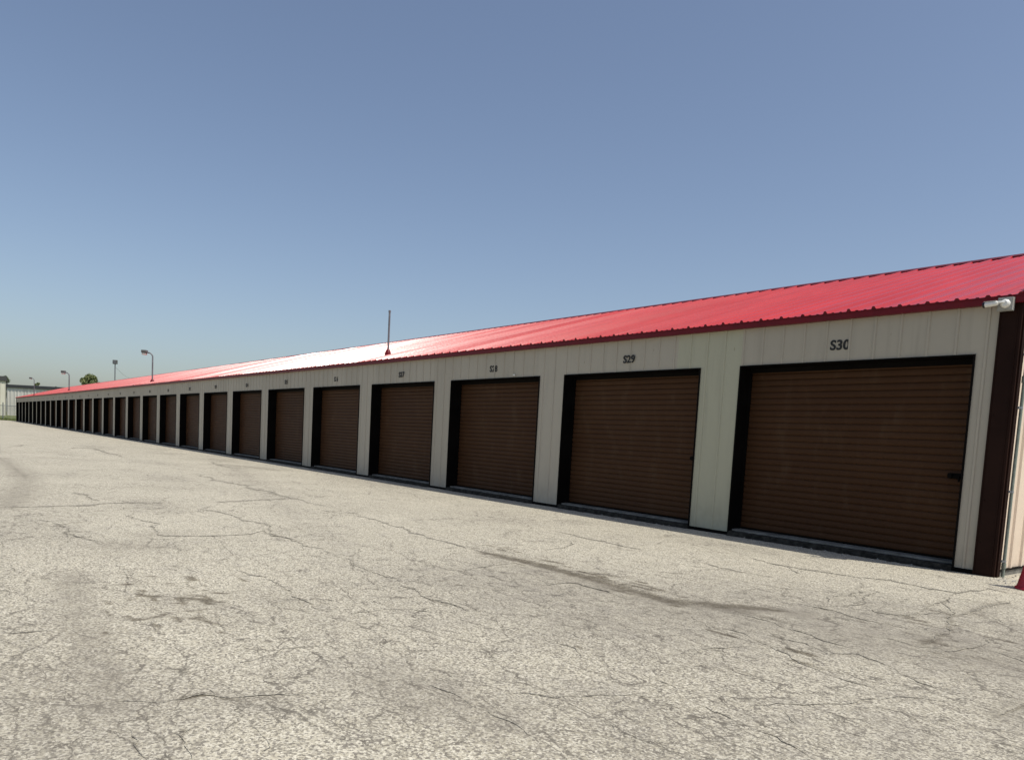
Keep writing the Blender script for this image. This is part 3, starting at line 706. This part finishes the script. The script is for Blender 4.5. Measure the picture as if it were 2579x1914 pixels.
def crack_width(q, d, nn, wdt):     # cracks seen at a flat angle are the wide open ones
    px_ = 1.9 if wdt < 0.0115 else (2.6 if wdt < 0.018 else (3.6 if wdt < 0.06 else 4.5))
    a = proj2(q); b = proj2(q+nn*0.01)-a; c = proj2(q+d*0.01)-a; c = c/max(np.linalg.norm(c), 1e-9)
    per = abs(b[0]*c[1]-b[1]*c[0])/0.01
    return min(0.16, max(wdt*0.5, px_/max(per, 1e-3)))
def ribbon(pts, wdt, jag=1.0, wide=True):
    # fractal jagged ribbon lying on the sheet
    P = [np.array(p[:2]) for p in pts]
    seg = max(0.035, wdt*2.2)
    line = [P[0]]
    for a, b in zip(P[:-1], P[1:]):
        L = np.linalg.norm(b-a); n = max(1, min(60, int(L/seg)))
        nrm_ = np.array([-(b-a)[1], (b-a)[0]])/max(L, 1e-6)
        amp = min(0.07, 0.10*L)*jag; ph = rc.uniform(0, 99)
        for k in range(1, n+1):
            t_ = k/n; w_ = math.sin(math.pi*t_) if k < n else 0
            off = noise.noise((ph+t_*L*2.2, 0.3, ph))*amp*2.0*(0.3+w_)+noise.noise((ph+t_*L*9, 5.3, ph))*amp*0.8+rc.uniform(-1, 1)*seg*0.22
            line.append(a+(b-a)*t_+nrm_*off*(1 if k < n else 0.3))
    n = len(line)
    if n < 3: return
    vv = []
    for k, q in enumerate(line):
        d = line[min(k+1, n-1)]-line[max(k-1, 0)]; d = d/max(np.linalg.norm(d), 1e-6); nn = np.array([-d[1], d[0]])
        e = min(1, 3.5*min(k, n-1-k)/n+0.05)
        w1 = (crack_width(q, d, nn, wdt) if wide else wdt)*0.5*e*max(0.30, 0.70+1.2*noise.noise((k*0.25, wdt*77, pts[0][0])))*rc.uniform(.75, 1.25)
        dq = float(np.hypot(*(q-line[0]))) 
        vv += [(*(q+nn*w1), 0.0035), (*(q-nn*w1), 0.0035)]
    gm.add(vv, [(2*i, 2*i+1, 2*i+3, 2*i+2) for i in range(n-1)], 1)
    return line
main = []
for px_, wdt in cr:
    pts = [gp(*p) for p in px_]
    ln = ribbon(pts, wdt)
    if ln: main.append((ln, wdt))
for ln, wdt in main:            # short side branches
    L = sum(np.linalg.norm(b-a) for a, b in zip(ln[:-1], ln[1:]))
    for k in range(int(min(4, L*0.4))):
        i = rc.randrange(len(ln)-1); a = ln[i]; d = ln[i+1]-ln[i]; ang = math.atan2(d[1], d[0])+rc.choice((-1, 1))*rc.uniform(0.6, 1.6)
        q = [a]; st = rc.uniform(0.12, 0.4)
        for s_ in range(rc.randint(2, 4)):
            ang += rc.uniform(-.5, .5); q.append(q[-1]+np.array([math.cos(ang), math.sin(ang)])*st)
        if all(p[1] < -0.05 for p in q): ribbon(q, min(0.008, wdt*0.5), 1.0, False)
g = gm.obj('ground', [MG, MGC]); tag(g, kind='structure')
at = g.data.attributes.new('stain', 'FLOAT', 'POINT'); a_ = np.zeros(len(g.data.vertices), np.float32); a_[:nbase] = stain.reshape(-1); at.data.foreach_set('value', a_)
at = g.data.attributes.new('wear', 'FLOAT', 'POINT'); a_ = np.zeros(len(g.data.vertices), np.float32); a_[:nbase] = wear.reshape(-1); at.data.foreach_set('value', a_)
# ribbons drape over the rut
at = g.data.attributes.new('pit', 'FLOAT', 'POINT'); a_ = np.zeros(len(g.data.vertices), np.float32); a_[:nbase] = pit.reshape(-1); at.data.foreach_set('value', a_)

# grass land out to the horizon
m = MB_(); E_ = 3000
m.add([(-E_, -E_, -0.03), (E_, -E_, -0.03), (E_, E_, -0.03), (-E_, E_, -0.03)], [(0, 1, 2, 3)])
tag(m.obj('grass_field', MGR), kind='structure')
m = MB_(); rs = random.Random(5)
for k in range(5200):
    x = -113.4-abs(rs.gauss(0, 9)); y = rs.uniform(-6, 10); h = rs.uniform(0.08, 0.26)*(1.7 if rs.random() < .12 else 1)
    a = rs.uniform(0, 6.28); w_ = rs.uniform(.02, .07); dx, dy = math.cos(a)*w_, math.sin(a)*w_
    lx, ly = rs.uniform(-.1, .1), rs.uniform(-.1, .1)
    m.add([(x-dx, y-dy, -.03), (x+dx, y+dy, -.03), (x+lx, y+ly, h)], [(0, 1, 2)])
tag(m.obj('grass', MBLADE), 'unmown green grass along the far edge of the pavement', 'grass', kind='stuff')

# ------------------------------------------------------------------ chain link fence
P = at_depth(7.5, 1040, 104); n2 = np.array([Fw[0], Fw[1], 0]); n2 /= np.linalg.norm(n2)
t = empty('chain_link_fence', (P[0], P[1], 0)); t.rotation_euler = (0, 0, YAW)
tag(t, 'grey chain-link fence with a top rail in front of the white metal building', 'fence')
hf = 1.95
for k in range(-5, 4):
    m = MB_(); x = k*3.0; tall = hf+(0.42 if k == 0 else 0.08); m.tube([(x, 0, -0.05), (x, 0, tall)], 0.06 if k == 0 else 0.04, 8); m.obj('post', MPOLE, t)
m = MB_(); m.tube([(-15, 0.07, hf), (9, 0.07, hf)], 0.035, 8); m.obj('top_rail', MGALV, t)
m = MB_()
k = -15.0-hf
while k < 9:
    for sg in (1, -1):
        a, b = (k, k+hf); a2, b2 = max(a, -15), min(b, 9)
        if b2 > a2:
            z0, z1 = (a2-a), (b2-a)
            if sg < 0: z0, z1 = hf-z0, hf-z1
            y_ = 0.09+0.006*sg; w_ = 0.0035
            m.add([(a2-w_, y_, z0), (a2+w_, y_, z0), (b2+w_, y_, z1), (b2-w_, y_, z1)], [(0, 1, 2, 3)])
    k += 0.075
m.obj('wire_mesh', MGALV, t)

# ------------------------------------------------------------------ white metal buildings beyond
def far_building(name, label, u0, u1, vtop, dist, mat, depth, fascia, mirror=False):
    P0_ = at_depth(u0, 1040, dist); P1_ = at_depth(u1, 1040, dist)
    A0 = np.array([P0_[0], P0_[1], 0]); A1 = np.array([P1_[0], P1_[1], 0]); L = float(np.linalg.norm(A1-A0))
    ang = math.atan2(A1[1]-A0[1], A1[0]-A0[0]); zt = z_at(u0 if not mirror else u1, vtop, A0 if not mirror else A1)
    if mirror:      # stands square to the line of sight, so its end wall stays out of view from the yard
        d_ = A1-CAM*np.array([1, 1, 0]); d_ /= np.linalg.norm(d_); e_ = np.array([d_[1], -d_[0], 0]); A0 = A1-e_*L; ang = math.atan2(e_[1], e_[0])
    t = empty(name, tuple(A0)); t.rotation_euler = (0, 0, ang); tag(t, label, 'building')
    m = MB_(); xs_, yf = profile(0, L, 0.4, 1.0, 0.34, 0.16, 0.09)
    for a, b in zip(xs_[:-1], xs_[1:]): m.add([(a, -yf(a), 0), (b, -yf(b), 0), (b, -yf(b), zt-fascia), (a, -yf(a), zt-fascia)], [(0, 1, 2, 3)])
    m.box(0, L, 0.1, depth, 0, zt-fascia-0.01); m.obj('wall', mat, t)
    m = MB_(); m.add([(-0.3, -0.35, zt-fascia), (L+0.3, -0.35, zt-fascia), (L+0.3, -0.35, zt), (-0.3, -0.35, zt), (-0.3, depth+.3, zt-fascia), (L+.3, depth+.3, zt-fascia), (L+.3, depth+.3, zt), (-.3, depth+.3, zt),
        (-0.3, depth/2, zt+depth*0.02), (L+.3, depth/2, zt+depth*0.02)], [(0, 1, 2, 3), (0, 4, 5, 1), (3, 2, 9, 8), (8, 9, 6, 7), (5, 4, 7, 6), (0, 3, 8, 7, 4), (1, 5, 6, 9, 2)])
    m.obj('roof', MFAS, t)
    m = MB_(); w_ = 0.30
    m.box(L-w_, L+0.05, -0.16, -0.1, 0, zt-fascia-.02) if not mirror else m.box(-0.05, w_, -0.16, -0.1, 0, zt-fascia-.02); m.obj('corner_trim', MFAS if mirror else MPOLE, t)
    return t, L, zt
far_building('metal_building', 'long white metal-sided building with a dark roof edge beyond the fence', 17, 420, 968, 222, MSID, 40, 0.85, False)
far_building('metal_building', 'taller cream metal building at the left edge of the photo', -320, 14, 948, 196, MSID2, 16, 1.2, True)

# ------------------------------------------------------------------ trees
def tree(u, vtop, dist, width, crown_h, label, mat, seed, lobes=9):
    lobes = int(lobes*1.7)
    P = at_depth(u, 1040, dist); P = np.array([P[0], P[1], 0.0]); zt = z_at(u, vtop, P)
    t = empty('tree', tuple(P)); tag(t, label, 'tree', 'trees beyond the buildings')
    rs = random.Random(seed); zc = zt-crown_h
    m = MB_(); m.tube([(0, 0, -0.2), (0.1, 0, zc*0.5), (0, 0.1, zc), (0.2, 0, zc+crown_h*0.6)], [width*.05, width*.038, width*.03, 0.04], 8)
    cs = []
    for k in range(lobes):
        a = rs.uniform(0, 6.28); hz = rs.uniform(0.12, 0.86); rr = width*0.36*math.sin(math.pi*min(.92, hz*0.75+0.25))*rs.uniform(.5, 1)
        c = Vector((math.cos(a)*rr, math.sin(a)*rr, zc+crown_h*hz)); cs.append((c, width*rs.uniform(.09, .17)))
        m.tube([(0, 0, zc*0.9), tuple(c*0.5+Vector((0, 0, zc*0.5))), tuple(c)], [width*.02, width*.012, 0.02], 6)
    cs.append((Vector((0, 0, zt-width*.14)), width*.14))
    m.obj('trunk', MBARK, t)
    m = MB_()
    for c, r in cs:
        for q in range(230):
            d = Vector((rs.gauss(0, 1), rs.gauss(0, 1), rs.gauss(0, .85))).normalized()*r*rs.uniform(.45, 1.12)**0.8
            p = c+d; s_ = rs.uniform(.10, .22)*max(1, width/6)
            a = Vector((rs.gauss(0, 1), rs.gauss(0, 1), rs.gauss(0, 1))).normalized(); b = a.orthogonal().normalized(); cc = a.cross(b)
            m.add([p-b*s_, p+cc*s_*.6, p+b*s_, p-cc*s_*.6], [(0, 1, 2, 3)])
    m.obj('crown', mat, t)
tree(226, 940, 150, 4.7, 4.4, 'green bushy tree top showing over the red roof', MLEAF, 1, 11)
tree(13, 946, 262, 6.5, 7.5, 'dark tree behind the step between the two far metal buildings', MLEAF2, 2, 10)
tree(96, 963, 262, 3.4, 4.2, 'small treetop just over the long white metal building', MLEAF, 3, 5)
tree(140, 973, 270, 2.6, 3.0, 'tiny treetop over the right end of the white metal building', MLEAF2, 4, 4)
